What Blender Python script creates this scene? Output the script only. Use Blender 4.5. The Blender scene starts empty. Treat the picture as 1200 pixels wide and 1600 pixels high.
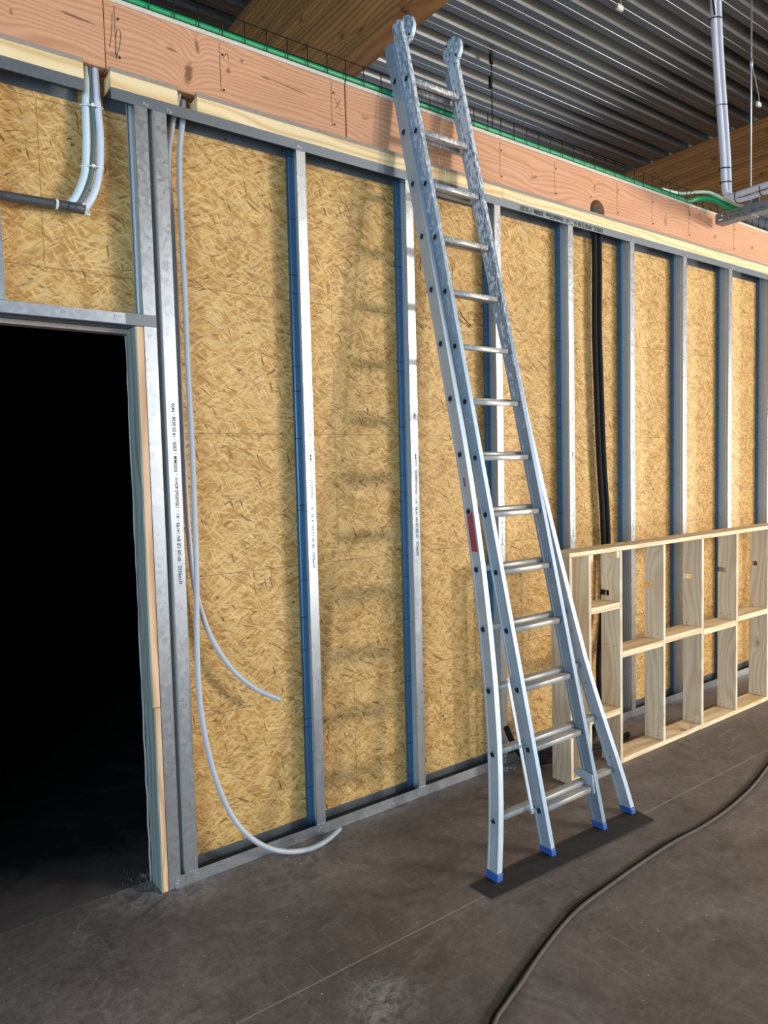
import bpy, math, random
from mathutils import Vector, Matrix
random.seed(4)
S = bpy.context.scene
COL = S.collection

# ------------------------------------------------------------------ camera, light, exposure
RX, RY, RZ = (0.80494141, -0.59283637, -0.02478627), (-0.05653383, -0.03504346, -0.99778549), (0.59065493, 0.80456013, -0.06172325)
cd = bpy.data.cameras.new('camera'); cam = bpy.data.objects.new('camera', cd); COL.objects.link(cam)
m = Matrix.Identity(4)
for i in range(3):
    m[i][0] = RX[i]; m[i][1] = -RY[i]; m[i][2] = -RZ[i]
m[0][3], m[1][3], m[2][3] = 0.0, -2.77166, 1.67821
cam.matrix_world = m
cd.sensor_fit = 'HORIZONTAL'; cd.sensor_width = 36; cd.lens = 36 * 1118.753 / 1200; cd.clip_start = 0.05
S.camera = cam
S.view_settings.view_transform = 'Standard'; S.view_settings.look = 'None'
S.view_settings.gamma = 1; S.view_settings.use_curve_mapping = False
S.view_settings.exposure = 0.0

W = bpy.data.worlds.new('world'); S.world = W; W.use_nodes = True
bg = W.node_tree.nodes['Background']; bg.inputs[0].default_value = (0.62, 0.76, 1.0, 1); bg.inputs[1].default_value = 0.60

def area(name, loc, target, sx, sy, power, col):
    l = bpy.data.lights.new(name, 'AREA'); l.shape = 'RECTANGLE'; l.size = sx; l.size_y = sy; l.energy = power; l.color = col
    o = bpy.data.objects.new(name, l); COL.objects.link(o); o.location = loc
    o.rotation_euler = (Vector(target) - Vector(loc)).to_track_quat('-Z', 'Y').to_euler()
    return o
# daylight through the glazed side behind and to the right of the camera
area('facade_daylight', (8.6, -8.2, 2.1), (8.6, 0, 2.1), 8.4, 4.0, 470, (1.0, 0.98, 0.95))
area('window_key', (8.9, -8.6, 3.15), (2.2, 0, 1.6), 0.26, 0.50, 340, (1.0, 0.92, 0.78))
area('window_key_b', (7.5, -8.6, 3.5), (2.2, 0, 1.6), 0.24, 0.45, 170, (1.0, 0.92, 0.78))
area('side_door_daylight', (13.5, -3.1, 1.5), (5.5, 0, 1.3), 0.8, 1.8, 520, (1.0, 0.92, 0.76))
area('left_daylight', (-4.6, -5.4, 1.6), (3, 0, 1.8), 3.4, 2.4, 400, (0.58, 0.80, 1.0))

# ------------------------------------------------------------------ mesh helpers
class MB:
    def __init__(s): s.v = []; s.f = []; s.m = []; s.sm = []
    def add(s, vs, fs, mi=0, smooth=False):
        n = len(s.v); s.v += [tuple(v) for v in vs]; s.f += [tuple(i + n for i in f) for f in fs]
        s.m += [mi] * len(fs); s.sm += [smooth] * len(fs); return s
    def box(s, x0, x1, y0, y1, z0, z1, mi=0):
        vs = [(x, y, z) for z in (z0, z1) for y in (y0, y1) for x in (x0, x1)]
        return s.add(vs, [(0, 2, 3, 1), (4, 5, 7, 6), (0, 1, 5, 4), (2, 6, 7, 3), (0, 4, 6, 2), (1, 3, 7, 5)], mi)
    def prism(s, pts, axis, a, b, mi=0):
        # pts 2D polygon (ccw), extruded along axis
        def P(p, t):
            if axis == 'x': return (t, p[0], p[1])
            if axis == 'y': return (p[0], t, p[1])
            return (p[0], p[1], t)
        n = len(pts)
        vs = [P(p, a) for p in pts] + [P(p, b) for p in pts]
        fs = [tuple(range(n))[::-1], tuple(range(n, 2 * n))] + [(i, (i + 1) % n, (i + 1) % n + n, i + n) for i in range(n)]
        return s.add(vs, fs, mi)
    def sweep(s, path, prof, mi=0, smooth=False, up=(0, 0, 1), caps=True):
        # prof: 2D points (u along side vector, v along 'normal' vector); fixed-frame sweep
        path = [Vector(p) for p in path]; rings = []
        prev = None
        for i, p in enumerate(path):
            t = (path[min(i + 1, len(path) - 1)] - path[max(i - 1, 0)]).normalized()
            if prev is None:
                u = Vector(up).cross(t)
                if u.length < 1e-3: u = Vector((1, 0, 0)).cross(t)
                u.normalize()
            else:
                u = (prev - t * prev.dot(t)).normalized()
            prev = u; w = t.cross(u)
            rings.append([p + u * a + w * b for a, b in prof])
        n = len(prof); vs = [v for r in rings for v in r]; fs = []
        for i in range(len(rings) - 1):
            for j in range(n):
                fs.append((i * n + j, i * n + (j + 1) % n, (i + 1) * n + (j + 1) % n, (i + 1) * n + j))
        s.add(vs, fs, mi, smooth)
        if caps:
            k = len(s.v) - len(vs)
            s.f += [tuple(k + j for j in range(n))[::-1], tuple(k + (len(rings) - 1) * n + j for j in range(n))]
            s.m += [mi, mi]; s.sm += [False, False]
        return s
    def tube(s, path, r, n=12, mi=0, sub=6, smooth_path=True):
        if smooth_path and len(path) > 2: path = catmull(path, sub)
        return s.sweep(path, [(r * math.cos(2 * math.pi * k / n), r * math.sin(2 * math.pi * k / n)) for k in range(n)], mi, True)
    def cyl(s, p0, p1, r, n=16, mi=0): return s.tube([p0, p1], r, n, mi, smooth_path=False)
    def build(s, name, mats, parent=None, loc=None):
        me = bpy.data.meshes.new(name)
        base = Vector(parent['_w']) if parent is not None else Vector(loc or (0, 0, 0))
        me.from_pydata([tuple(Vector(v) - base) for v in s.v], [], s.f)
        if not isinstance(mats, (list, tuple)): mats = [mats]
        for q in mats: me.materials.append(q)
        for i, p in enumerate(me.polygons): p.material_index = s.m[i]; p.use_smooth = s.sm[i]
        me.update()
        import bmesh
        b = bmesh.new(); b.from_mesh(me); bmesh.ops.recalc_face_normals(b, faces=b.faces); b.to_mesh(me); b.free()
        o = bpy.data.objects.new(name, me); COL.objects.link(o)
        if parent is not None: o.parent = parent
        else: o.location = base
        o['_w'] = tuple(base)
        return o
def catmull(P, sub=6):
    P = [Vector(p) for p in P]; out = []
    for i in range(len(P) - 1):
        a, b, c, d = P[max(i - 1, 0)], P[i], P[i + 1], P[min(i + 2, len(P) - 1)]
        for k in range(sub):
            t = k / sub
            out.append(0.5 * ((2 * b) + (c - a) * t + (2 * a - 5 * b + 4 * c - d) * t * t + (3 * b - a - 3 * c + d) * t ** 3))
    out.append(P[-1]); return out
def bevel(o, w=0.002, seg=2):
    md = o.modifiers.new('bevel', 'BEVEL'); md.width = w; md.segments = seg; md.limit_method = 'ANGLE'; md.angle_limit = math.radians(40); return o
def tag(o, label, cat, group=None):
    o['label'] = label; o['category'] = cat
    if group: o['group'] = group
    return o
def thing(name, loc, label, cat, group=None):
    o = bpy.data.objects.new(name, None); COL.objects.link(o); o.location = loc; o['_w'] = tuple(loc); o.empty_display_size = .1
    return tag(o, label, cat, group)
def struct(o): o['kind'] = 'structure'; return o
def copy_tree(o, loc, label):
    c = o.copy(); COL.objects.link(c); c.location = loc; c['label'] = label; c['_w'] = tuple(loc)
    for ch in o.children:
        d = ch.copy(); COL.objects.link(d); d.parent = c
        for g in ch.children:
            e = g.copy(); COL.objects.link(e); e.parent = d
    return c
def text_mesh(name, body, size, mat, parent, mtx, bold=0.0, sx=1.0):
    c = bpy.data.curves.new(name, 'FONT'); c.body = body; c.size = size; c.offset = bold; c.extrude = 0.0; c.align_x = 'LEFT'; c.align_y = 'CENTER'
    t = bpy.data.objects.new(name, c); COL.objects.link(t)
    bpy.context.view_layer.update()
    me = bpy.data.meshes.new_from_object(t.evaluated_get(bpy.context.evaluated_depsgraph_get()))
    bpy.data.objects.remove(t)
    L = max(v.co.x for v in me.vertices)
    base = Matrix.Translation(-Vector(parent['_w']))
    me.transform(base @ mtx @ Matrix.Diagonal((sx, 1, 1, 1)))
    me.materials.clear(); me.materials.append(mat)
    o = bpy.data.objects.new(name, me); COL.objects.link(o); o.parent = parent; o['_w'] = parent['_w']
    return o, L

# ------------------------------------------------------------------ material helpers
class NT:
    def __init__(s, name):
        s.mat = bpy.data.materials.new(name); s.mat.use_nodes = True; s.t = s.mat.node_tree
        s.b = s.t.nodes['Principled BSDF']; s.out = s.t.nodes['Material Output']
    def n(s, typ, **kw):
        q = s.t.nodes.new(typ)
        for k, v in kw.items(): setattr(q, k, v)
        return q
    def L(s, a, b): s.t.links.new(a, b)
    def val(s, sock, v):
        if isinstance(v, bpy.types.NodeSocket): s.L(v, sock)
        else: sock.default_value = v
    def math(s, op, a, b=0.0, c=0.0, clamp=False):
        q = s.n('ShaderNodeMath', operation=op); q.use_clamp = clamp
        s.val(q.inputs[0], a); s.val(q.inputs[1], b)
        if len(q.inputs) > 2: s.val(q.inputs[2], c)
        return q.outputs[0]
    def coords(s, rand=False):
        q = s.n('ShaderNodeTexCoord').outputs['Object']
        if rand:
            oi = s.n('ShaderNodeObjectInfo'); cb = s.n('ShaderNodeVectorMath', operation='SCALE'); cv = s.n('ShaderNodeCombineXYZ')
            s.L(oi.outputs['Random'], cv.inputs[0]); s.L(oi.outputs['Random'], cv.inputs[1]); s.L(oi.outputs['Random'], cv.inputs[2])
            s.L(cv.outputs[0], cb.inputs[0]); cb.inputs['Scale'].default_value = 17.3
            ad = s.n('ShaderNodeVectorMath', operation='ADD'); s.L(q, ad.inputs[0]); s.L(cb.outputs[0], ad.inputs[1]); q = ad.outputs[0]
        return q
    def mapping(s, vec, scale=(1, 1, 1), rot=(0, 0, 0), loc=(0, 0, 0)):
        q = s.n('ShaderNodeMapping'); s.L(vec, q.inputs[0]); q.inputs['Scale'].default_value = scale; q.inputs['Rotation'].default_value = rot; q.inputs['Location'].default_value = loc
        return q.outputs[0]
    def noise(s, vec, scale=5, detail=2, rough=.5, dist=0, col=False):
        q = s.n('ShaderNodeTexNoise'); s.L(vec, q.inputs['Vector']); q.inputs['Scale'].default_value = scale; q.inputs['Detail'].default_value = detail
        q.inputs['Roughness'].default_value = rough; q.inputs['Distortion'].default_value = dist
        return q.outputs['Color' if col else 'Fac']
    def voro(s, vec, scale=5, out='Color', dims='3D', rnd=1.0, feat='F1'):
        q = s.n('ShaderNodeTexVoronoi'); q.voronoi_dimensions = dims; q.feature = feat; s.L(vec, q.inputs['Vector']); q.inputs['Scale'].default_value = scale; q.inputs['Randomness'].default_value = rnd
        return q.outputs[out]
    def sep(s, v):
        q = s.n('ShaderNodeSeparateXYZ'); s.L(v, q.inputs[0]); return q.outputs
    def comb(s, x, y, z=0.0):
        q = s.n('ShaderNodeCombineXYZ'); s.val(q.inputs[0], x); s.val(q.inputs[1], y); s.val(q.inputs[2], z); return q.outputs[0]
    def ramp(s, fac, stops, interp='LINEAR'):
        q = s.n('ShaderNodeValToRGB'); s.val(q.inputs[0], fac); e = q.color_ramp.elements; q.color_ramp.interpolation = interp
        while len(e) < len(stops): e.new(0.5)
        for i, (p, c) in enumerate(stops):
            e[i].position = p; e[i].color = (c, c, c, 1) if not isinstance(c, (tuple, list)) else (*c, 1)
        return q.outputs[0]
    def mix(s, fac, a, b, mode='MIX'):
        q = s.n('ShaderNodeMix', data_type='RGBA', blend_type=mode); s.val(q.inputs['Factor'], fac)
        for sock, v in ((q.inputs['A'], a), (q.inputs['B'], b)):
            # Mix node exposes several sockets of the same name, pick the colour ones
            pass
        A = [i for i in q.inputs if i.name == 'A' and i.type == 'RGBA'][0]; B = [i for i in q.inputs if i.name == 'B' and i.type == 'RGBA'][0]
        for sock, v in ((A, a), (B, b)):
            if isinstance(v, bpy.types.NodeSocket): s.L(v, sock)
            else: sock.default_value = (*v, 1)
        q.inputs[0].default_value = q.inputs[0].default_value
        return [o for o in q.outputs if o.type == 'RGBA'][0]
    def bump(s, h, strength=.3, dist=.002):
        q = s.n('ShaderNodeBump'); s.L(h, q.inputs['Height']); q.inputs['Strength'].default_value = strength; q.inputs['Distance'].default_value = dist
        s.L(q.outputs[0], s.b.inputs['Normal'])
    def fin(s, col=None, rough=None, metal=None, spec=None):
        for k, v in (('Base Color', col), ('Roughness', rough), ('Metallic', metal), ('Specular IOR Level', spec)):
            if v is None: continue
            sock = s.b.inputs[k]
            if isinstance(v, bpy.types.NodeSocket): s.L(v, sock)
            else: sock.default_value = (*v, 1) if isinstance(v, tuple) else v
        return s.mat
def srgb(r, g, b):
    f = lambda c: (c / 255 / 12.92) if c / 255 <= .04045 else ((c / 255 + .055) / 1.055) ** 2.4
    return (f(r), f(g), f(b))
def plain(name, col, rough=.5, metal=0.0, var=.12, scale=20):
    n = NT(name); v = n.coords()
    f = n.noise(v, scale, 4, .6)
    c = n.mix(f, tuple(max(0, x * (1 - var)) for x in col), tuple(min(1, x * (1 + var)) for x in col))
    return n.fin(c, rough, metal)

# grain features of the reddish beams: x, z, half length, half height, grain swirl, darkness
FEATS = [(.735, 3.329, .075, .006, 3.0, .9, -.06), (1.082, 3.326, .030, .005, 1.5, .8, -.1), (1.150, 3.255, .022, .050, 7.0, .85, .9), (1.19, 3.375, .012, .035, 3.0, .7, -1.2), (1.49, 3.338, .030, .005, 0.0, .9, -.06), (1.62, 3.330, .12, .0035, 1.5, .8, -.10),
         (1.322, 3.318, .012, .016, 2.0, .7, .3), (1.384, 3.375, .010, .012, 1.5, .7, .2), (.519, 3.275, .008, .012, 1.5, .6, .2), (.862, 3.237, .028, .012, 3.0, .5, 0), (2.002, 3.305, .02, .008, 3.0, .5, 0), (3.168, 3.287, .025, .014, 3.0, .6, .3), (3.14, 3.275, .01, .02, 1.0, .5, .3), (3.661, 3.279, .014, .012, 2.0, .6, .2), (3.70, 3.34, .012, .03, 1.5, .5, 0),
         (4.45, 3.278, .02, .045, 3.5, .5, .5), (5.069, 3.276, .03, .018, 3.5, .5, .2), (5.601, 3.284, .03, .018, 3.0, .55, .2), (2.35, 3.28, .03, .01, 2.5, .5, 0), (-.4, 3.3, .04, .02, 3.0, .6, 0)]
def wood(name, light, dark, long='x', F=22, amp=.35, knots=1.0, knotcol=None, fibre=.25, rough=.65, lam=None, side=False, rand=True, kscale=1.6, contrast=(.2, .8), feats=()):
    n = NT(name); P = n.coords(rand); x, y, z = n.sep(P)
    l, a = {'x': (x, z), 'z': (z, y if side else x), 'y': (y, z)}[long]
    other = {'x': y, 'z': (x if side else y), 'y': x}[long]
    a = n.math('ADD', a, n.math('MULTIPLY', other, .37))
    v2 = n.comb(n.math('MULTIPLY', l, .55), n.math('MULTIPLY', a, 3.0), other)
    w = n.noise(v2, 1.3, 2, .5)
    # knots: sparse voronoi cells bend the rings round them
    kv = n.comb(l, n.math('MULTIPLY', a, 2.2), 0.0)
    kd = n.voro(kv, kscale, 'Distance', '2D')
    bend = n.math('POWER', 2.718, n.math('MULTIPLY', kd, -9.0))
    t = n.math('ADD', n.math('MULTIPLY', a, F), n.math('ADD', n.math('MULTIPLY', w, amp * F), n.math('MULTIPLY', bend, 2.6 * knots)))
    fmask = []
    if feats:
        wx, wy, wz = n.sep(n.n('ShaderNodeNewGeometry').outputs['Position'])
        wob = n.noise(n.comb(n.math('MULTIPLY', wx, 14), n.math('MULTIPLY', wz, 60), 0.0), 1.0, 3, .6)
        for (fx, fz, hl, hh_, sw, dkk, tilt) in feats:
            dx = n.math('SUBTRACT', wx, fx); dz = n.math('SUBTRACT', n.math('SUBTRACT', wz, fz), n.math('MULTIPLY', dx, tilt))
            ex = n.math('DIVIDE', dx, hl); ez = n.math('DIVIDE', dz, hh_)
            rr_ = n.math('SQRT', n.math('ADD', n.math('MULTIPLY', ex, ex), n.math('MULTIPLY', ez, ez)))
            if sw: t = n.math('ADD', t, n.math('MULTIPLY', n.math('POWER', 2.718, n.math('MULTIPLY', rr_, -.55)), sw * .6))
            if dkk: fmask.append(n.math('MULTIPLY', n.ramp(n.math('ADD', n.math('MULTIPLY', rr_, .5), n.math('MULTIPLY', n.math('SUBTRACT', wob, .5), .5)), [(.25, 1.0), (.5, 0.0)]), dkk))
    ring = n.math('ADD', n.math('MULTIPLY', n.math('SINE', n.math('MULTIPLY', t, 6.283)), .5), .5)
    ring = n.math('POWER', ring, 1.6)
    fib = n.noise(n.comb(n.math('MULTIPLY', l, 6.0), n.math('MULTIPLY', a, 260.0), n.math('MULTIPLY', other, 260.0)), 1.0, 3, .6)
    big = n.noise(n.comb(n.math('MULTIPLY', l, 1.0), n.math('MULTIPLY', a, 6.0), other), 2.0, 3, .6)
    fac = n.math('ADD', n.math('MULTIPLY', ring, .55), n.math('ADD', n.math('MULTIPLY', fib, fibre), n.math('MULTIPLY', n.math('SUBTRACT', big, .5), .7)))
    c = n.ramp(fac, [(contrast[0], light), (contrast[1], dark)])
    if lam:
        cell = n.math('FLOOR', n.math('MULTIPLY', z, 1 / lam)); sg = n.math('FLOOR', n.math('ADD', n.math('MULTIPLY', l, .45), n.math('MULTIPLY', cell, .37)))
        wn = n.n('ShaderNodeTexWhiteNoise'); wn.noise_dimensions = '2D'; n.L(n.comb(cell, sg), wn.inputs['Vector'])
        k = n.ramp(wn.outputs['Value'], [(0, .68), (1, 1.15)])
        c = n.mix(1.0, c, k, 'MULTIPLY')
        fr = n.math('FRACT', n.math('MULTIPLY', z, 1 / lam)); ln = n.math('LESS_THAN', fr, .04)
        c = n.mix(n.math('MULTIPLY', ln, .5), c, tuple(q * .35 for q in dark))
    for fm in fmask: c = n.mix(fm, c, srgb(112, 70, 40))
    if knots > 0:
        kc = knotcol or tuple(q * .3 for q in dark)
        wn = n.voro(kv, kscale, 'Color', '2D'); on = n.math('GREATER_THAN', n.sep(wn)[0], .35)
        km = n.math('MULTIPLY', n.ramp(kd, [(.018, 1.0), (.045, 0.0)]), on)
        c = n.mix(km, c, kc)
        halo = n.math('MULTIPLY', n.ramp(kd, [(.03, .45), (.11, 0.0)]), on)
        c = n.mix(halo, c, tuple(q * .8 for q in dark))
    n.bump(fib, .15, .001)
    return n.fin(c, rough)

def osb_mat():
    n = NT('oriented_strand_board'); P = n.coords(); x, y, z = n.sep(P)
    p2 = n.comb(x, z, 0.0)
    wob = n.noise(p2, 9, 2, .5, col=True); wob2 = n.noise(p2, 4.5, 1, .5, col=True)
    vm = n.n('ShaderNodeVectorMath', operation='MULTIPLY_ADD'); n.L(wob, vm.inputs[0]); vm.inputs[1].default_value = (.008, .008, 0); n.L(p2, vm.inputs[2])
    vm2 = n.n('ShaderNodeVectorMath', operation='MULTIPLY_ADD'); n.L(wob2, vm2.inputs[0]); vm2.inputs[1].default_value = (.07, .07, 0); n.L(vm.outputs[0], vm2.inputs[2]); p2w = vm2.outputs[0]
    big = n.noise(p2, 2.2, 3, .55)
    c = n.ramp(n.noise(p2w, 34, 4, .65), [(.25, srgb(190, 146, 80)), (.5, srgb(208, 166, 98)), (.75, srgb(220, 182, 118))])
    h = n.math('MULTIPLY', n.noise(p2, 70, 3, .6), .3)
    layers = [(.02, 8, 70, .45, 51, srgb(200, 156, 90)), (.9, 9, 78, .5, 57, srgb(214, 172, 106)), (.35, 9, 62, .50, 0, srgb(196, 152, 84)), (-.6, 10, 74, .54, 3.1, srgb(218, 180, 114)), (1.25, 11, 70, .60, 7.7, srgb(206, 162, 92)),
              (-1.1, 10, 82, .60, 11.3, srgb(224, 188, 124)), (.1, 9, 76, .60, 15.9, srgb(202, 158, 88)), (-.25, 12, 96, .66, 21.7, srgb(228, 194, 132)),
              (.75, 13, 90, .70, 26.1, srgb(190, 144, 78)), (.2, 14, 130, .66, 33.1, srgb(214, 174, 106)), (-.8, 14, 120, .70, 39.4, srgb(232, 200, 140)), (.5, 16, 140, .74, 44.4, srgb(186, 140, 76)),
              (-.5, 24, 170, .84, 63.3, srgb(240, 208, 150)), (1.0, 26, 180, .86, 71.3, srgb(240, 208, 150)), (.15, 22, 190, .86, 83.3, srgb(242, 212, 156))]
    for i, (ang, ls, ss, th, off, col) in enumerate(layers):
        rv = n.mapping(p2w, (1, 1, 1), (0, 0, ang)); mv = n.mapping(rv, (ls, ss, 1), (0, 0, 0), (off, off * 1.7, 0))
        vc = n.sep(n.voro(mv, 1.0, 'Color', '2D')); on = n.math('GREATER_THAN', vc[0], th)
        tone = n.mix(vc[1], tuple(q * .80 for q in col), tuple(min(1, q * 1.12) for q in col))
        c = n.mix(n.math('MULTIPLY', on, .68), c, tone)
        if i % 2 == 0:
            fb = n.noise(n.mapping(rv, (22, 420, 1), (0, 0, 0), (off, off, 0)), 1.0, 3, .65)
            c = n.mix(n.math('MULTIPLY', on, .75), c, n.mix(1.0, c, n.ramp(fb, [(.3, .80), (.7, 1.12)]), 'MULTIPLY'))
        h = n.math('ADD', n.math('MULTIPLY', h, .8), n.math('MULTIPLY', n.math('MULTIPLY', on, vc[2]), .5))
    # small dark strands and bark flecks
    for ang, sc, th, off in ((.5, (20, 190, 1), .975, 40), (-.4, (26, 210, 1), .978, 50), (1.3, (30, 150, 1), .985, 60), (.0, (60, 110, 1), .990, 70)):
        rv = n.mapping(p2w, (1, 1, 1), (0, 0, ang)); mv = n.mapping(rv, sc, (0, 0, 0), (off, off, 0))
        vc = n.sep(n.voro(mv, 1.0, 'Color', '2D')); on = n.math('GREATER_THAN', vc[0], th)
        c = n.mix(n.math('MULTIPLY', on, n.math('MULTIPLY', vc[1], .85)), c, srgb(104, 70, 34))
    c = n.mix(1.0, c, n.ramp(big, [(.3, (.92, .90, .86)), (.7, (1.05, 1.05, 1.05))]), 'MULTIPLY')
    # tongue and groove joints between the boards
    line = None
    def near(v, a, w=.0016): return n.math('LESS_THAN', n.math('ABSOLUTE', n.math('SUBTRACT', v, a)), w)
    def rng(v, a, b): return n.math('MULTIPLY', n.math('GREATER_THAN', v, a), n.math('LESS_THAN', v, b))
    L = [near(z, q) for q in (.64, 1.24, 1.84, 2.44, 3.04)]
    for xx, z0, z1 in ((.598, 2.44, 3.04), (1.833, 1.24, 1.84), (1.833, 1.84, 2.44), (4.262, 1.84, 2.44), (2.83, .64, 1.24), (2.95, 2.44, 3.04), (1.90, .0, .64), (5.1, 1.24, 1.84), (5.33, 2.44, 3.04)):
        L.append(n.math('MULTIPLY', near(x, xx), rng(z, z0, z1)))
    s_ = L[0]
    for q in L[1:]: s_ = n.math('MAXIMUM', s_, q)
    c = n.mix(n.math('MULTIPLY', s_, .6), c, srgb(92, 66, 36))
    n.bump(h, .35, .0025)
    c = n.mix(1.0, c, (.90, .825, .70), 'MULTIPLY')
    return n.fin(c, .62)

def galv(name, col=(.60, .63, .66), rough=.27, metal=.85, spangle=.12, marks=False):
    n = NT(name); P = n.coords(True)
    sp = n.sep(n.voro(P, 70, 'Color'))[0]; cl = n.noise(P, 3, 4, .6)
    f = n.math('ADD', n.math('MULTIPLY', sp, spangle), n.math('MULTIPLY', cl, .28))
    c = n.mix(f, tuple(q * .86 for q in col), tuple(min(1, q * 1.18) for q in col))
    if marks:
        z = n.sep(n.coords())[2]; r = n.n('ShaderNodeObjectInfo').outputs['Random']
        a = n.math('FRACT', n.math('ADD', n.math('MULTIPLY', z, 1.93), r)); b = n.math('FRACT', n.math('ADD', n.math('MULTIPLY', z, 3.07), n.math('MULTIPLY', r, 5.0)))
        mk = n.math('MAXIMUM', n.math('LESS_THAN', a, .008), n.math('LESS_THAN', b, .010))
        c = n.mix(n.math('MULTIPLY', mk, .85), c, (.01, .02, .035))
    n.bump(cl, .012, .002)
    rr = n.math('ADD', n.math('MULTIPLY', sp, .08), rough)
    return n.fin(c, rr, metal)

def ladder_mat(name, col, spatter):
    n = NT(name); P = n.coords(); x, y, z = n.sep(P)
    st = n.noise(n.comb(n.math('MULTIPLY', x, 160), n.math('MULTIPLY', y, 160), n.math('MULTIPLY', z, 7)), 1, 4, .65)
    cl = n.noise(P, 9, 5, .65)
    c = n.mix(cl, tuple(q * .75 for q in col), tuple(min(1, q * 1.2) for q in col))
    c = n.mix(n.ramp(st, [(.62, 0.0), (.72, .5)]), c, (.75, .77, .78))
    met, ro = .45, .48
    if spatter > 0:
        up = n.ramp(n.math('MULTIPLY', z, 1 / 3.9), [(0.0, .0), (.42, .03), (1.0, .16)])
        mk = n.noise(n.comb(n.math('MULTIPLY', x, 60), n.math('MULTIPLY', y, 60), n.math('MULTIPLY', z, 22)), 1.5, 4, .7)
        sp = n.math('GREATER_THAN', n.math('ADD', mk, n.math('MULTIPLY', up, spatter)), .70)
        c = n.mix(n.math('MULTIPLY', sp, .8), c, (.72, .75, .78))
        met = n.math('SUBTRACT', .45, n.math('MULTIPLY', sp, .5))
    n.bump(cl, .08, .002)
    return n.fin(c, ro, met)

def floor_mat():
    n = NT('dusty_dark_concrete'); P = n.coords(); x, y, z = n.sep(P)
    a = n.noise(P, .9, 6, .6, .6); b = n.noise(P, 6, 6, .7, .8); f = n.noise(P, 60, 4, .7)
    c = n.ramp(n.math('ADD', n.math('MULTIPLY', a, .6), n.math('MULTIPLY', b, .4)), [(.32, srgb(88, 79, 77)), (.5, srgb(108, 98, 94)), (.68, srgb(132, 122, 117))])
    c = n.mix(n.ramp(f, [(.45, 0.0), (.75, .25)]), c, srgb(140, 132, 126))
    # curved scuffs and trowel sweeps
    sw = n.noise(n.mapping(P, (1.2, 7, 1), (0, 0, .5)), 1.6, 5, .75, 2.2)
    c = n.mix(n.ramp(sw, [(.55, 0.0), (.68, .42)]), c, srgb(148, 141, 138))
    pt = n.noise(P, 2.6, 5, .72, 1.4)
    c = n.mix(n.ramp(pt, [(.58, 0.0), (.72, .5)]), c, srgb(150, 144, 140))
    dk = n.noise(P, 1.7, 6, .7, 1.2)
    c = n.mix(n.ramp(dk, [(.50, 0.0), (.70, .55)]), c, srgb(66, 58, 56))
    hs = n.noise(n.mapping(P, (18, 1.2, 1), (0, 0, -.7)), 2.0, 4, .7, 1.0)
    c = n.mix(n.ramp(hs, [(.62, 0.0), (.72, .45)]), c, srgb(160, 154, 150))
    fd = n.noise(P, 28, 6, .75, .6)
    c = n.mix(1.0, c, n.ramp(fd, [(.35, .80), (.65, 1.15)]), 'MULTIPLY')
    # plaster dust trodden in by the doorway and in one patch
    def blob(cx, cy, r, amt):
        d = n.n('ShaderNodeVectorMath', operation='DISTANCE'); n.L(n.comb(x, y, 0.0), d.inputs[0]); d.inputs[1].default_value = (cx, cy, 0)
        g = n.ramp(n.math('DIVIDE', d.outputs['Value'], r), [(0.0, amt), (1.0, 0.0)])
        return n.math('MULTIPLY', g, n.ramp(n.noise(P, 14, 6, .75, 1.5), [(.44, 0.0), (.62, 1.0)]))
    for q in ((.92, .12, .32, .8), (1.24, -1.0, .16, .9), (1.5, -.03, .5, .35), (.5, -.7, .7, .35)): c = n.mix(blob(*q), c, srgb(185, 184, 180))
    # fine white specks
    vd = n.voro(n.comb(x, y, 0.0), 9, 'Distance', '2D'); vc = n.sep(n.voro(n.comb(x, y, 0.0), 9, 'Color', '2D'))[0]
    c = n.mix(n.math('MULTIPLY', n.math('LESS_THAN', vd, .022), n.math('GREATER_THAN', vc, .90)), c, srgb(205, 200, 192))
    # saw cut joint, runs along the wall
    cut = n.math('LESS_THAN', n.math('ABSOLUTE', n.math('ADD', y, n.math('ADD', .806, n.math('MULTIPLY', n.noise(P, 5, 2), .003)))), .0026)
    c = n.mix(n.math('MULTIPLY', cut, .8), c, srgb(165, 158, 148))
    n.bump(n.math('ADD', n.math('MULTIPLY', f, .3), b), .12, .004)
    return n.fin(c, n.ramp(b, [(.3, .48), (.7, .68)]), 0.0, .4)

def deck_mat():
    n = NT('galvanised_deck_sheet'); P = n.coords(); x, y, z = n.sep(P)
    st = n.noise(n.comb(n.math('MULTIPLY', x, .7), n.math('MULTIPLY', y, 30), z), 1, 3, .6); cl = n.noise(P, 2.5, 4, .6)
    c = n.mix(n.math('ADD', n.math('MULTIPLY', st, .6), n.math('MULTIPLY', cl, .4)), (.17, .17, .165), (.33, .33, .32))
    n.bump(n.noise(P, 9, 3, .6), .12, .004)
    return n.fin(c, .40, .85)

M = {}
M['osb'] = osb_mat()
M['floor'] = floor_mat()
M['deck'] = deck_mat()
M['glulam'] = wood('glulam_timber', srgb(204, 146, 84), srgb(160, 98, 44), 'y', F=26, amp=.10, knots=.5, lam=.04, rand=False, kscale=1.6, fibre=.4, contrast=(.1, 1.0))
M['redwood'] = wood('douglas_fir_beam', srgb(212, 160, 124), srgb(180, 122, 86), 'x', F=52, amp=.30, knots=0.0, feats=FEATS, knotcol=srgb(110, 70, 48), fibre=.25, kscale=.8, contrast=(.0, 1.15))
M['cream'] = wood('spruce_plate', srgb(238, 214, 168), srgb(214, 178, 122), 'x', F=26, amp=.3, knots=.6, fibre=.3, kscale=1.7)
M['creamz'] = wood('spruce_upright', srgb(226, 212, 186), srgb(200, 176, 146), 'z', F=26, amp=.4, knots=1, fibre=.3, side=True, kscale=2.0, contrast=(.1, 1.15))
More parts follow.
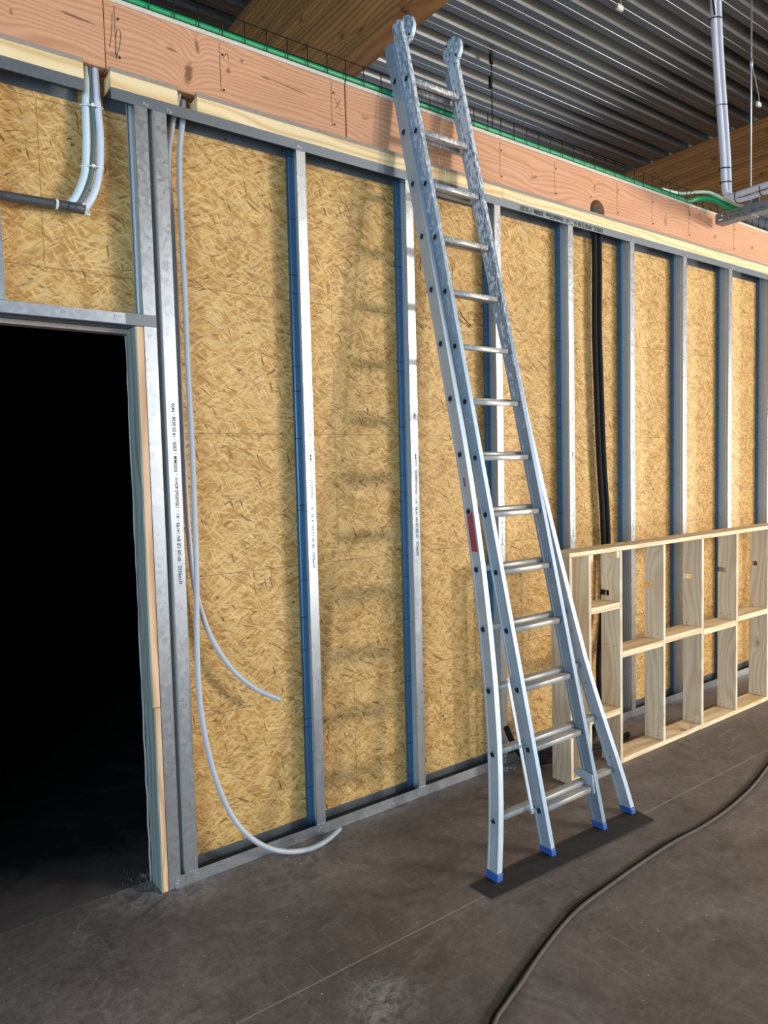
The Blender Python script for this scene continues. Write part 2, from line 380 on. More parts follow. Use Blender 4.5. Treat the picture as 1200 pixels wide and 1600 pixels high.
M['creamx'] = wood('spruce_shelf', srgb(232, 212, 176), srgb(206, 176, 132), 'x', F=24, amp=.3, knots=.4, fibre=.3, kscale=1.8)
M['jambwood'] = wood('jamb_timber', srgb(226, 188, 150), srgb(196, 150, 108), 'z', F=24, amp=.3, knots=.7, kscale=1.2)
M['greywood'] = wood('grey_green_lining', srgb(150, 158, 150), srgb(112, 122, 116), 'z', F=20, amp=.3, knots=.6, side=True, kscale=1.5)  # grey-green tone for the doorway side of the jamb
M['shim'] = plain('grey_sheathing', srgb(152, 138, 126), .8, 0, .25, 60)
M['galv'] = galv('galvanised_steel')
M['galvweb'] = galv('galvanised_web', (.56, .59, .60), .5, .35)
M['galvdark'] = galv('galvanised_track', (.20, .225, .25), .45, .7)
M['galvblue'] = galv('sky_tinted_flange', (.09, .21, .36), .32, .5, .06, True)  # galvanised steel with a blue sky reflection put into the base colour
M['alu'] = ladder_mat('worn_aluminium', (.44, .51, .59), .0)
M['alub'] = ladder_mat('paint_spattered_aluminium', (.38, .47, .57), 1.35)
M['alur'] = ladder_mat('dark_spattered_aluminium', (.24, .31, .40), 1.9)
M['rung'] = ladder_mat('rung_aluminium', (.44, .43, .41), 1.3)
M['blue'] = plain('blue_plastic', srgb(38, 84, 160), .45)
M['red'] = plain('faded_red_paint', srgb(160, 62, 66), .6, 0, .3, 60)
M['black'] = plain('black_rubber_cable', srgb(9, 9, 11), .9)
M['ink'] = plain('black_ink', srgb(40, 40, 42), .7)
M['mat'] = plain('black_rubber_mat', srgb(42, 39, 38), .85, 0, .6, 22)
M['grey_conduit'] = plain('grey_conduit', srgb(176, 180, 188), .45)
M['white_pipe'] = plain('white_plastic_pipe', srgb(206, 214, 228), .6)
M['blue_white'] = plain('pale_blue_pipe', srgb(196, 216, 226), .6)
M['dk_pipe'] = plain('slate_green_pipe', srgb(84, 104, 106), .45)
M['dark_pipe'] = plain('anthracite_pipe', srgb(72, 72, 76), .45)
M['green'] = plain('green_conduit', srgb(24, 150, 92), .4)
M['palegreen'] = plain('pale_green_conduit', srgb(190, 220, 205), .4)
M['wire'] = plain('dark_wire', srgb(34, 32, 30), .5, .5)
M['steel'] = galv('bright_steel', (.62, .66, .72), .35, .7)
M['traysteel'] = galv('tray_steel', (.26, .30, .35), .45, .6)
M['white'] = plain('white_plastic', srgb(228, 228, 222), .45)
M['foam'] = plain('off_white_foam', srgb(205, 198, 184), .9, 0, .2, 60)
M['dust'] = plain('gypsum_crumbs', srgb(165, 168, 170), .95, 0, .25, 80)
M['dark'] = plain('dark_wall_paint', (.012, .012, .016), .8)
M['hole'] = plain('dark_recess', (.01, .012, .015), .9)
M['dusty_cable'] = plain('dusty_grey_cable', srgb(88, 82, 76), .85, 0, .6, 28)
M['tan'] = plain('bare_punched_edge', srgb(222, 206, 172), .6)

# ------------------------------------------------------------------ setting
def shaded_floor_mat():
    # floor tone darkened to near-black past the doorway, room shade put into colour
    n = NT('shaded_floor'); P = n.coords(); x, y, z = n.sep(P)
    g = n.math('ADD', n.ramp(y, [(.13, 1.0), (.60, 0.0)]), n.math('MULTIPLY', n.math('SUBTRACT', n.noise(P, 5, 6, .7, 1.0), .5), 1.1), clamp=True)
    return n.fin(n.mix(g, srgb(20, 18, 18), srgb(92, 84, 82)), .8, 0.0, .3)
struct(MB().box(-8, 16, -10, 7, -.2, 0).build('floor', M['floor'], loc=(0, 0, 0)))
b = MB()
b.box(.95, 12, .1, .118, 0, 3.4); b.box(-.3, .95, .1, .118, 2.235, 3.4); b.box(-6, -.3, .1, .118, 0, 3.4)
struct(b.build('wall_back', M['osb']))
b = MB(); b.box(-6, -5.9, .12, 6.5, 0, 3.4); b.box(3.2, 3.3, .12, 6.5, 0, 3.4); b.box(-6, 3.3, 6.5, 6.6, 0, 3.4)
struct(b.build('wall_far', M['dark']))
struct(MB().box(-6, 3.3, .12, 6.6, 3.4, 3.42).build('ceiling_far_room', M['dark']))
struct(MB().box(-6, 3.2, .13, 6.5, -.01, .0006).build('floor_far_room', shaded_floor_mat()))
struct(MB().box(-6.2, -6, -10, 7, 0, 5.2).build('wall_left', plain('grey_cladding', (.16, .17, .19), .7)))
# trapezoidal steel deck
prof = []; y = -10.0; ZC = 5.28; H = .11
while y < 7:
    prof += [(y, ZC), (y + .060, ZC), (y + .064, ZC + .005), (y + .070, ZC + .005), (y + .074, ZC), (y + .135, ZC), (y + .170, ZC + H), (y + .215, ZC + H)]; y += .25
prof.append((y, ZC))
vs = [(x_, p[0], p[1]) for x_ in (-6, 16) for p in prof]; n_ = len(prof)
fs = [(i, i + 1, n_ + i + 1, n_ + i) for i in range(n_ - 1)]
struct(MB().add(vs, fs).build('ceiling', M['deck']))
# covering over the deck so that no light leaks through
struct(MB().box(-6.2, 16, -10, 7, 5.42, 5.5).build('ceiling_roof_slab', M['dark']))

# ------------------------------------------------------------------ glulam beams
tag(MB().box(2.646, 2.812, -9, 6.8, 4.265, 5.277).build('glulam_beam', M['glulam'], loc=(0, 0, 0)), 'large glulam roof beam running over the ladder top, upper left', 'beam')
tag(MB().box(7.945, 8.11, -9, 6.8, 4.36, 5.277).build('glulam_beam', M['glulam'], loc=(0, 0, .013)), 'large brown glulam roof beam at far right behind the hanging pipe', 'beam')

# ------------------------------------------------------------------ reddish timber beams along wall top
ZB, ZT, YB = 3.1785, 3.427, .03
def beam(x0, x1, label, hole=None, recess=None):
    pts = [(x0, ZB)]
    if hole:
        cx, r = hole
        pts += [(cx - r, ZB)] + [(cx + r * math.cos(a), ZB + .028 + r * .95 * math.sin(a)) for a in [math.pi - k * math.pi / 14 for k in range(15)]] + [(cx + r, ZB)]
    pts += [(x1, ZB), (x1, ZT), (x0, ZT)]
    t = thing('timber_beam', (x0, 0, ZB), label, 'beam', None)
    bevel(MB().prism(pts, 'y', YB, .14).build('beam_board', M['redwood'], t), .0015, 1)
    bevel(MB().box(x0, x1, YB - .004, .138, ZT, ZT + .017).build('edge_strip', M['foam'], t), .001, 1)
    return t
T1 = beam(-6, .829, 'reddish timber beam at the top left corner, left of the first butt joint')
T2 = beam(.832, 1.892, 'reddish timber beam above the pipes and door studs, between two butt joints')
T3 = beam(1.900, 12, 'long reddish timber beam running behind the ladder to the right edge', hole=(3.725, .068))
# pencil lines with screws on the beams
for t, xs in ((T2, (.87, 1.286, 1.82)), (T3, (2.89, 3.335, 3.92, 4.295, 4.73, 5.33))):
    for xx in xs:
        MB().box(xx - .0008, xx + .0008, YB - .0008, YB + .001, ZB + .045, ZT - .012).build('pencil_line', M['ink'], t)
        for zz in (ZB + .055, ZT - .055):
            MB().cyl((xx + .012, YB + .001, zz), (xx + .012, YB - .0015, zz), .0048, 10).build('screw', M['hole'], t)
def pencil(t, pts):
    MB().tube([(x_, YB - .0006, z_) for x_, z_ in pts], .0009, 4, sub=5).build('pencil_line', M['ink'], t)
pencil(T2, [(.862, 3.385), (.858, 3.33), (.848, 3.26)]); pencil(T2, [(.868, 3.24), (.871, 3.30), (.880, 3.335), (.890, 3.325), (.885, 3.28), (.872, 3.235)])
pencil(T2, [(1.835, 3.35), (1.870, 3.305)]); pencil(T2, [(1.868, 3.352), (1.840, 3.305)]); pencil(T2, [(1.845, 3.29), (1.862, 3.282), (1.885, 3.284)])
pencil(T2, [(1.30, 3.36), (1.318, 3.385), (1.325, 3.36)])
# hole depth liner (end of a grey tube seen inside the notch)
tag(MB().tube([(3.735, .06, 3.13), (3.74, .07, 3.20), (3.745, .12, 3.235)], .03, 14).build('grey_sleeve', M['dk_pipe'], loc=(3.7, .03, 3.2)), 'grey sleeve end poking out of the round notch in the reddish beam', 'pipe')

# ------------------------------------------------------------------ cream plates and sheathing strip
def plate(x0, x1, label, joint=None):
    t = thing('top_plate', (x0, 0, 3.103), label, 'timber plate', None)
    if joint:
        bevel(MB().box(x0, joint - .001, 0, .095, 3.1035, 3.16).build('plate_board', M['cream'], t), .002)
        bevel(MB().box(joint + .001, x1, 0, .028, 3.1035, 3.16).build('plate_board', M['cream'], t), .002)
    else:
        bevel(MB().box(x0, x1, 0, .095, 3.1035, 3.16).build('plate_board', M['cream'], t), .002)
    MB().box(x0, x1, .002, .028, 3.1605, 3.1775).build('sheathing_strip', M['shim'], t)
    return t
plate(-6, .742, 'cream timber plate left of the white pipes, under the reddish beam')
plate(.835, 1.09, 'short cream timber plate between the white pipes and the square gap')
plate(1.168, 12, 'long cream timber plate right of the square gap, under the reddish beam', 2.875)

# ------------------------------------------------------------------ steel tracks
def utrack(name, x0, x1, z0, zdir, label, y0=0.0, y1=.1, fl=.042, th=.0015):
    t = thing(name, (x0, 0, z0), label, 'steel track')
    a, c_ = sorted((z0, z0 + zdir * fl))
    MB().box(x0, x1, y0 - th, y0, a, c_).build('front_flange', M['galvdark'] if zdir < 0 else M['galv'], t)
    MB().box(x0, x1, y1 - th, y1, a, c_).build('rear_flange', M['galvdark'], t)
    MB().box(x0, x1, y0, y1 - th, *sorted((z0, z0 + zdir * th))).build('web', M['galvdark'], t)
    return t
def screw(t, x, y, z):
    b = MB(); b.cyl((x, y + .001, z), (x, y - .003, z), .0055, 10); b.cyl((x, y - .003, z), (x, y - .0034, z), .0022, 6, 1)
    return b.build('screw', [M['steel'], M['hole']], t)
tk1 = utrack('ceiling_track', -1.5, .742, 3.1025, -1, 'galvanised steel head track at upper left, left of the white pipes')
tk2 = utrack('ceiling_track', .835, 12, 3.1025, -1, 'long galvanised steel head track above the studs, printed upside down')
tk3 = utrack('floor_track', .945, 12, .001, 1, 'galvanised steel floor track along the foot of the stud wall', fl=.05)
for x_ in (.895 + .06, 1.045, 1.62, 2.24, 3.44, 4.03, 4.64, 5.24): screw(tk2, x_, -.0015, 3.075); screw(tk2, x_ + .012, -.0015, 3.07)
for x_ in (.955, 1.04, 1.63, 2.23, 2.84, 3.44, 4.03, 4.64, 5.24): screw(tk3, x_, -.0015, .03); screw(tk3, x_ - .008, -.0015, .019)
for x_ in (1.33, 1.9, 2.5, 3.2): MB().cyl((x_, .0975, 3.072), (x_, .0955, 3.072), .004, 8).build('screw', M['hole'], tk2)
mt = Matrix.Translation((3.74, -.0022, 3.082)) @ Matrix.Rotation(math.pi, 4, 'Y') @ Matrix.Rotation(math.pi / 2, 4, 'X')
# reads upside down, as the track was fitted head over heels
mt = Matrix.Translation((3.735, -.0022, 3.081)) @ Matrix(((-1, 0, 0, 0), (0, 0, -1, 0), (0, -1, 0, 0), (0, 0, 0, 1)))
text_mesh('printed_text', 'GYPROC - RP100 CE EN 14195 - A1 - 100x40x0.55mm - 3000MM - 19.02.2026', .034, M['ink'], tk2, mt, .0012, .66)

# ------------------------------------------------------------------ studs
ZS0, ZS1 = .004, 3.10
TXT = 'GYPROC - SP100 CE EN 14195 - A1 - 100x50x0.60mm - 3000MM - 2300 - 19.03.2026 - F400'
def stud_rot(x, z): # text runs upward, tops of letters towards the left
    return Matrix.Translation((x, -.0016, z)) @ Matrix(((0, -1, 0, 0), (0, 0, -1, 0), (1, 0, 0, 0), (0, 0, 0, 1)))
def make_stud(xr, openleft, label, z0=ZS0, z1=ZS1, text=True, w=.046, holes=True, blue=True, y0=.0005, group=None):
    t = thing('steel_stud', (xr, 0, z0), label, 'stud', group)
    th = .0014; y1 = .0983; s = -1 if openleft else 1
    xa, xb = sorted((xr, xr + s * w))
    b = MB().box(xa, xb, y0, y0 + th, z0, z1)
    le = xa if openleft else xb - th
    b.box(le, le + th, y0, y0 + .007, z0, z1)                      # lip
    bevel(b.build('front_flange', M['galv'], t), .0006, 1)
    b = MB()
    b.box(xa, xb, y1 - th, y1, z0, z1); b.box(le, le + th, y1 - .008, y1, z0, z1)
    mid = (xa + xb) / 2
    b.prism([(mid - .014, y1 - th), (mid - .008, y1 - .005), (mid + .008, y1 - .005), (mid + .014, y1 - th)], 'z', z0, z1)   # stiffening rib
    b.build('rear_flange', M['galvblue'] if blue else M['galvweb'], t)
    wx = xr - th if openleft else xr
    b = MB().box(wx, wx + th, y0, y1, z0, z1)
    b.prism([(wx - .002, .045), (wx, .042), (wx, .058), (wx - .002, .055)], 'z', z0, z1)
    b.build('web', M['galvweb'], t)
    if holes and openleft:
        for zc in (.275, 2.81):
            b = MB()
            for dy in (-.009, .009): b.box(wx - .0032, wx - .0022, .062 + dy - .0018, .062 + dy + .0018, zc - .022, zc + .022)
            b.box(wx - .0032, wx - .0022, .053, .071, zc - .0018, zc + .0018)
            b.build('punched_slot', M['tan'], t)
    if text:
        zt = text if isinstance(text, float) else 1.235
        text_mesh('printed_text', TXT, .0180, M['ink'], t, stud_rot(xr + s * w / 2 + .004, zt), .0001, 1.04)
    return t
make_stud(.968, True, 'galvanised stud hugging the door jamb, left one of the pair', text=False, w=.05, blue=False, holes=False)
make_stud(.990, False, 'galvanised stud right of the narrow black gap beside the door, printed face', w=.052, blue=False)
st = [('tall galvanised stud right of the curving grey conduit, next after the door pair'),
      ('tall galvanised stud directly left of the ladder stiles'),
      ('tall galvanised stud seen between the ladder rungs'),
      ('galvanised stud just left of the two black cables'),
      ('galvanised stud just right of the two black cables'),
      ('galvanised stud second to the right of the black cables, behind the timber frame'),
      ('galvanised stud third to the right of the black cables, behind the timber frame'),
      ('galvanised stud at the right edge of the picture')]
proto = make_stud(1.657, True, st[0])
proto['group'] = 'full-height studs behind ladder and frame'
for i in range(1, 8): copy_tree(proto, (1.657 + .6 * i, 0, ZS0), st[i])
for i in (): copy_tree(proto, (1.657 + .6 * i, 0, ZS0), 'galvanised stud beyond the right edge of the picture')
make_stud(.447, True, 'short galvanised stud over the doorway at the left edge', z0=2.285, text=False, blue=False, holes=False)
make_stud(-.25, True, 'galvanised stud left of the doorway outside the picture', text=False, blue=False, holes=False)

# ------------------------------------------------------------------ doorway
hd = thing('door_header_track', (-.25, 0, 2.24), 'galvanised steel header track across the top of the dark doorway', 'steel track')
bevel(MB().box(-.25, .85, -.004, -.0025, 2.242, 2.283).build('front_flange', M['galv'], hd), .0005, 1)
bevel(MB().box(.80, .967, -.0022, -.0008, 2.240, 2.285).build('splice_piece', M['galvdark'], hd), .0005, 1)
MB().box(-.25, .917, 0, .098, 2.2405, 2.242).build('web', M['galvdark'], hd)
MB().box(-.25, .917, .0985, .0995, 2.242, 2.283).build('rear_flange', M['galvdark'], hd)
screw(hd, .815, -.004, 2.268); screw(hd, .832, -.004, 2.268)
lt = tag(MB().box(-.25, .885, .085, .13, 2.222, 2.239).build('lintel_board', M['shim'], loc=(0, .1, 2.2)), 'thin grey board edge under the header track of the dark doorway', 'board')
def jamb(z0, z1, dx, label, sh):
    t = thing('door_jamb', (.93, .05, z0), label, 'door jamb')
    bevel(MB().box(.893 + dx, .917, .002, .118, z0, z1).build('jamb_board', M['jambwood'], t), .002)
    bevel(MB().box(.888 + dx, .893 + dx, .004, .118, z0, z1).build('lining', M['greywood'], t), .001, 1)
    return t
jamb(.757, 2.239, -.004, 'upper timber door jamb board beside the dark doorway', 0)
jamb(.002, .755, .002, 'lower timber door jamb board standing on the floor at the doorway', 1)
b = MB(); random.seed(9); path = [(.886 + random.uniform(-.002, .002), .122, .0 + k * .06) for k in range(38)]
tag(b.tube(path, .0045, 6, sub=1).build('plaster_bead', M['dust'], loc=(.886, .122, 0)), 'ragged white plaster edge behind the door jamb', 'plaster edge')
# rubble of gypsum crumbs at jamb foot
b = MB(); random.seed(3)
for k in range(120):
    r = abs(random.gauss(0, .045)); a = random.uniform(0, 6.28); x_ = .87 + r * math.cos(a) * 1.2; y_ = .17 + r * math.sin(a)
    if x_ > .885 and y_ < .15: continue
    s_ = random.uniform(.001, .0035)
    P = [(x_ + random.uniform(-s_, s_), y_ + random.uniform(-s_, s_), .002 + random.uniform(0, s_ * 1.6)) for _ in range(5)]
    b.add(P, [(0, 1, 2), (0, 2, 3), (0, 3, 4), (0, 4, 1), (1, 2, 4), (2, 3, 4)])
o = tag(b.build('gypsum_crumbs', M['dust'], loc=(.87, .17, 0)), 'white gypsum crumbs swept against the foot of the door jamb', 'debris'); o['kind'] = 'stuff'
b = MB()
for k in range(220):
    x_ = 2.78 + random.gauss(0, .05); y_ = -.04 + random.gauss(0, .02); s_ = random.uniform(.0015, .005)
    P = [(x_ + random.uniform(-s_, s_), y_ + random.uniform(-s_, s_), .001 + random.uniform(0, s_ * 1.6)) for _ in range(5)]
    b.add(P, [(0, 1, 2), (0, 2, 3), (0, 3, 4), (0, 4, 1), (1, 2, 4), (2, 3, 4)])
o = tag(b.build('gypsum_crumbs', M['dust'], loc=(2.78, -.04, 0)), 'white crumbs on the floor behind the ladder foot near the black cable end', 'debris'); o['kind'] = 'stuff'

# ------------------------------------------------------------------ pipes over the doorway
def pipe(name, path, r, mat, label, cat='pipe', n=14, sub=6, group=None):
    o = MB().tube(path, r, n, 0, sub).build(name, mat, loc=path[0]); return tag(o, label, cat, group)
def ring(c, axis, r, w, mat, parent, name='zip_tie', tail=True):
    c = Vector(c); ax = Vector(axis).normalized()
    b = MB().cyl(c - ax * w / 2, c + ax * w / 2, r, 14)
    if tail:
        b.box(c.x - .004, c.x + .004, c.y - r - .006, c.y - r + .003, c.z - .004, c.z + .004)
    return b.build(name, mat, parent)
WL = [(.769, .07, 3.26), (.769, .07, 3.229), (.768, .06, 3.147), (.756, .05, 3.032), (.752, .045, 2.919), (.744, .045, 2.809), (.726, .042, 2.744), (.700, .040, 2.688), (.680, .040, 2.664)]
DK = [(.775, .058, 3.24), (.776, .056, 3.184), (.776, .054, 3.118), (.779, .05, 3.034), (.777, .045, 2.922), (.767, .045, 2.811), (.748, .042, 2.741), (.72, .04, 2.684), (.70, .04, 2.66)]
WR = [(.803, .06, 3.26), (.800, .06, 3.22), (.798, .055, 3.126), (.799, .05, 3.039), (.802, .045, 2.927), (.795, .045, 2.817), (.775, .042, 2.735), (.745, .04, 2.675), (.725, .04, 2.655)]
pl = pipe('water_pipe', WL, .0130, M['blue_white'], 'pale bluish pipe coming down from the beam gap, left of the bundle')
pd = pipe('water_pipe', DK, .0085, M['dk_pipe'], 'thin slate green pipe in the middle of the strapped bundle over the door')
pw = pipe('water_pipe', WR, .0135, M['white_pipe'], 'white speckled pipe coming down from the beam gap, right of the bundle')
for (a, q) in ((3.032, (.776, .046)), (2.812, (.768, .044))):
    b = MB(); pts = []
    for k in range(17):
        th = 2 * math.pi * k / 16; pts.append((q[0] + .041 * math.cos(th), q[1] + .0175 * math.sin(th), a + (.004 * math.cos(th))))
    b.tube(pts, .0025, 6, sub=2); b.box(q[0] - .006, q[0] + .004, q[1] - .024, q[1] - .014, a - .005, a + .005)
    tag(b.build('zip_tie', M['white'], loc=(q[0], q[1], a)), 'white cable tie round the pipe bundle, ' + ('upper one' if a > 3 else 'lower one near the bend'), 'cable tie')
bp = thing('horizontal_pipe', (.4, .03, 2.65), 'anthracite plastic pipe running left across the panel over the door', 'pipe')
MB().tube([(-.25, .045, 2.648), (.453, .042, 2.651), (.66, .040, 2.655), (.705, .040, 2.656)], .0165, 18).build('pipe_barrel', M['dark_pipe'], bp)
MB().cyl((.675, .04, 2.655), (.733, .04, 2.653), .019, 20).build('end_socket', M['dark_pipe'], bp)
ring((.636, .041, 2.655), (1, 0, 0), .0185, .008, M['white'], bp)
MB().tube([(.728, .04, 2.64), (.745, .035, 2.635), (.742, .045, 2.665), (.725, .03, 2.668), (.738, .03, 2.63)], .006, 8).build('foam_plug', M['foam'], bp)['label'] = 'off-white frayed foam at the pipe end'

# ------------------------------------------------------------------ loose conduits
C1 = [(1.137, .06, 3.16), (1.128, .055, 3.08), (1.11, .05, 2.969), (1.101, .045, 2.817), (1.1, .04, 2.592), (1.102, .04, 2.34), (1.1, .035, 2.085), (1.102, .03, 1.803), (1.099, .025, 1.518), (1.094, .02, 1.257), (1.075, -.003, .999), (1.068, -.024, .767), (1.084, -.037, .582), (1.119, -.05, .404), (1.179, -.065, .242), (1.266, -.08, .124), (1.379, -.09, .047), (1.504, -.09, .011), (1.609, -.08, .011), (1.698, -.06, .032)]
C2 = [(1.118, .06, 3.18), (1.095, .06, 3.088), (1.084, .065, 3.03), (1.067, .07, 2.893), (1.076, .078, 2.597), (1.078, .078, 2.038), (1.084, .075, 1.569), (1.096, .064, 1.251), (1.124, .05, 1.089), (1.163, .03, .966), (1.227, .01, .85), (1.319, -.01, .753), (1.429, -.03, .684)]
for pth, lab in ((C1, 'long grey flexible conduit curving down onto the floor by the stud'), (C2, 'shorter grey flexible conduit ending in mid-air against the board')):
    t = thing('flexible_conduit', pth[0], lab, 'conduit')
    MB().tube(pth, .0112, 12).build('tube', M['grey_conduit'], t)
    e, f = Vector(pth[-1]), Vector(pth[-2]); d = (e - f).normalized()
    MB().cyl(e - d * .001, e + d * .0015, .0085, 12).build('open_end', M['hole'], t)

# ------------------------------------------------------------------ black cables
K1 = [(3.700, .05, 3.20), (3.716, .05, 3.075), (3.72, .05, 2.864), (3.716, .05, 2.476), (3.731, .05, 2.085), (3.752, .05, 1.688), (3.781, .05, 1.365), (3.792, .05, 1.12), (3.79, .05, .956), (3.768, .045, .713), (3.701, .02, .481), (3.655, -.01, .333), (3.60, -.06, .16), (3.46, -.12, .05), (3.25, -.15, .019), (3.05, -.15, .019), (2.90, -.13, .05), (2.81, -.11, .13), (2.742, -.10, .265)]
K2 = [(3.760, .05, 3.20), (3.766, .05, 3.083), (3.761, .045, 2.868), (3.757, .045, 2.479), (3.773, .045, 2.086), (3.794, .045, 1.687), (3.824, .045, 1.363), (3.835, .045, 1.117), (3.84, .045, .9), (3.83, .04, .65), (3.76, .01, .40), (3.68, -.05, .18), (3.50, -.075, .06), (3.25, -.09, .055), (3.0, -.085, .06), (2.905, -.13, .085), (2.97, -.19, .085), (3.2, -.20, .05), (3.45, -.20, .019), (3.7, -.19, .019)]
for pth, lab in ((K1, 'thick black cable, left of the two, its cut end sticking up behind the ladder'), (K2, 'thick black cable, right of the two, looped on the floor behind the frame')):
    pipe('power_cable', pth, .0165, M['black'], lab, 'cable')

pipe('strap_end', [(2.635, .092, 2.50), (2.642, .082, 2.475), (2.66, .08, 2.455), (2.69, .085, 2.44), (2.715, .092, 2.43)], .0025, M['black'], 'small black strap end on the board seen between the ladder rungs', 'strap', n=6)

# ------------------------------------------------------------------ trailing floor cable, mat
FC = [(4.9, -.62, .010), (4.3, -.83, .010), (3.848, -.941, .010), (3.579, -1.0, .010), (3.283, -1.041, .010), (3.029, -1.056, .010), (2.781, -1.05, .010), (2.529, -1.061, .010), (2.294, -1.077, .010), (2.116, -1.093, .010), (1.97, -1.122, .010), (1.789, -1.175, .010), (1.636, -1.229, .010), (1.526, -1.265, .010), (1.443, -1.298, .010), (1.25, -1.42, .010), (1.1, -1.55, .010)]
fc = thing('floor_cable', FC[0], 'dusty grey cable trailing across the floor in front of the ladder', 'cable')
MB().tube(FC, .0068, 10).build('sheath', M['dusty_cable'], fc)
FC2 = [(p[0] + .008 * math.sin(i * 1.9), p[1] + .0165 + .004 * math.sin(i * 2.3), .007) for i, p in enumerate(FC)]  # black strand laid beside the cable to draw its dark shadow
MB().tube(FC2, .0050, 10).build('sheath', M['black'], fc)['label'] = 'black second strand, standing in for the cable shadow'
t = thing('rubber_mat', (2.4, -.8, 0), 'narrow black rubber mat strip under the four ladder feet', 'mat')
b = MB().prism([(1.884, -.724), (1.893, -.846), (2.40, -.866), (2.912, -.882), (2.932, -.752), (2.40, -.738)], 'z', 0.0005, .006)
bevel(b.build('mat_strip', M['mat'], t), .0015, 1)

# ------------------------------------------------------------------ ladder
def lerp(tab, z):
    tab = sorted(tab)
    if z <= tab[0][0]: return tab[0][1]
    for (a, b_), (c_, d) in zip(tab, tab[1:]):
        if z <= c_: return b_ + (d - b_) * (z - a) / (c_ - a)
    return tab[-1][1]
lad = thing('extension_ladder', (2.43, -.76, 0), 'tall worn aluminium extension ladder with flared feet, leaning on the reddish beam', 'ladder')
yB = lambda z: -.765 + .2 * z
yA = lambda z: -.757 + .2145 * z
LB = lambda z: 2.2955 - .0335 * z           # outer face of the left stile, upper section
RB = lambda z: 2.672 - .0405 * z            # outer face of its right stile
A_L = [(0, 1.972), (.208, 2.045 - .012), (.466, 2.088), (.727, 2.125), (.979, 2.150), (1.232, 2.168), (1.484, 2.178), (1.735, 2.182), (2.494, 2.172), (2.994, 2.165), (3.5, 2.158), (3.7, 2.155)]
cen = lambda z: (LB(z) + RB(z)) / 2
def LA(z): return lerp(A_L, z)
A_R = [(0, 2.875), (.2, 2.843), (.457, 2.783), (.714, 2.732), (.956, 2.703), (1.2, 2.676), (1.5, 2.646), (1.8, 2.622), (2.5, 2.588), (3.7, 2.534)]   # inner face
def RA(z): return lerp(A_R, z) + .028
DEP = .062
def stile(name, xf, yf, inward, z0, z1, mat, w, groove=True):
    # box section, outer face at xf(z), w wide towards inward (+1/-1), dep deep, shallow groove in the outer face
    zs = [z0 + (z1 - z0) * k / 30 for k in range(31)]
    sgn = inward; h = DEP / 2
    prof = [(0, -h), (0, -h + .009), (.0022, -h + .0105), (.0022, h - .0105), (0, h - .009), (0, h), (w, h), (w, h - .012), (w - .002, h - .014), (w - .002, -h + .014), (w, -h + .012), (w, -h)]
    n = len(prof); vs = []
    for z in zs:
        for u, v in prof: vs.append((xf(z) + sgn * u, yf(z) + v, z - .2 * v))
    fs = [(i * n + j, i * n + (j + 1) % n, (i + 1) * n + (j + 1) % n, (i + 1) * n + j) for i in range(len(zs) - 1) for j in range(n)]
    fs += [tuple(range(n)), tuple((len(zs) - 1) * n + j for j in range(n))]
    return bevel(MB().add(vs, fs).build(name, mat, lad), .0012, 1)
WBs, WAs = .024, .028
zt = 3.69
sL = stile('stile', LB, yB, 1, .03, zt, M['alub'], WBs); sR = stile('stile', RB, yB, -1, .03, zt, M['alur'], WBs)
aL = stile('stile', LA, yA, 1, .03, 3.60, M['alu'], WAs); aR = stile('stile', RA, yA, -1, .03, 3.60, M['alu'], WAs)
sL['label'] = 'paint-spattered left rail of the front section'; sR['label'] = 'dark, heavily spattered right rail of the front section'
aL['label'] = 'left rail of the rear section, bent outwards at the bottom'; aR['label'] = 'right rail of the rear section, bent outwards at the bottom'
# feet
for xf, yf, s_, w in ((LB, yB, 1, WBs), (RB, yB, -1, WBs), (LA, yA, 1, WAs), (RA, yA, -1, WAs)):
    h = DEP / 2 + .002; q = []
    for z in (.0065, .034):
        for u, v in ((-.002, -h), (w + .002, -h), (w + .002, h), (-.002, h)): q.append((xf(z) + s_ * u, yf(z) + v, z - .0 * v))
    bevel(MB().add(q, [(0, 1, 2, 3), (4, 5, 6, 7), (0, 1, 5, 4), (1, 2, 6, 5), (2, 3, 7, 6), (3, 0, 4, 7)]).build('foot', M['blue'], lad), .003, 2)
def rung(x0, x1, y, z, mat, rl=None):
    # rounded D section, ribbed top, tilted with the ladder
    hw, hh = .0165, .0125; prof = []
    for k in range(16):
        a = 2 * math.pi * k / 16; c_, s_ = math.cos(a), math.sin(a)
        prof.append((hw * math.copysign(abs(c_) ** .35, c_), hh * math.copysign(abs(s_) ** .35, s_)))
    vs = []
    for xx in (x0, x1):
        for u, v in prof: vs.append((xx, y + u + .0 * v, z + v + .1 * u))
    n = 16; fs = [(j, (j + 1) % n, n + (j + 1) % n, n + j) for j in range(n)] + [tuple(range(n)), tuple(range(n, 2 * n))]
    return MB().add(vs, fs, 0, True).build('rung', mat, lad)
def rivet(x, y, z, s_, parent):
    b = MB(); tp = []
    for k in range(21):
        a = 2 * math.pi * k / 20; tp.append((x + s_ * .0008, y + .0150 * math.cos(a), z + .0165 * math.sin(a)))
    b.tube(tp, .0020, 6, sub=1); b.cyl((x + s_ * .0012, y, z), (x - s_ * .002, y, z), .0112, 18, 1)
    return b.build('rivet', [M['alu'], M['hole']], parent)
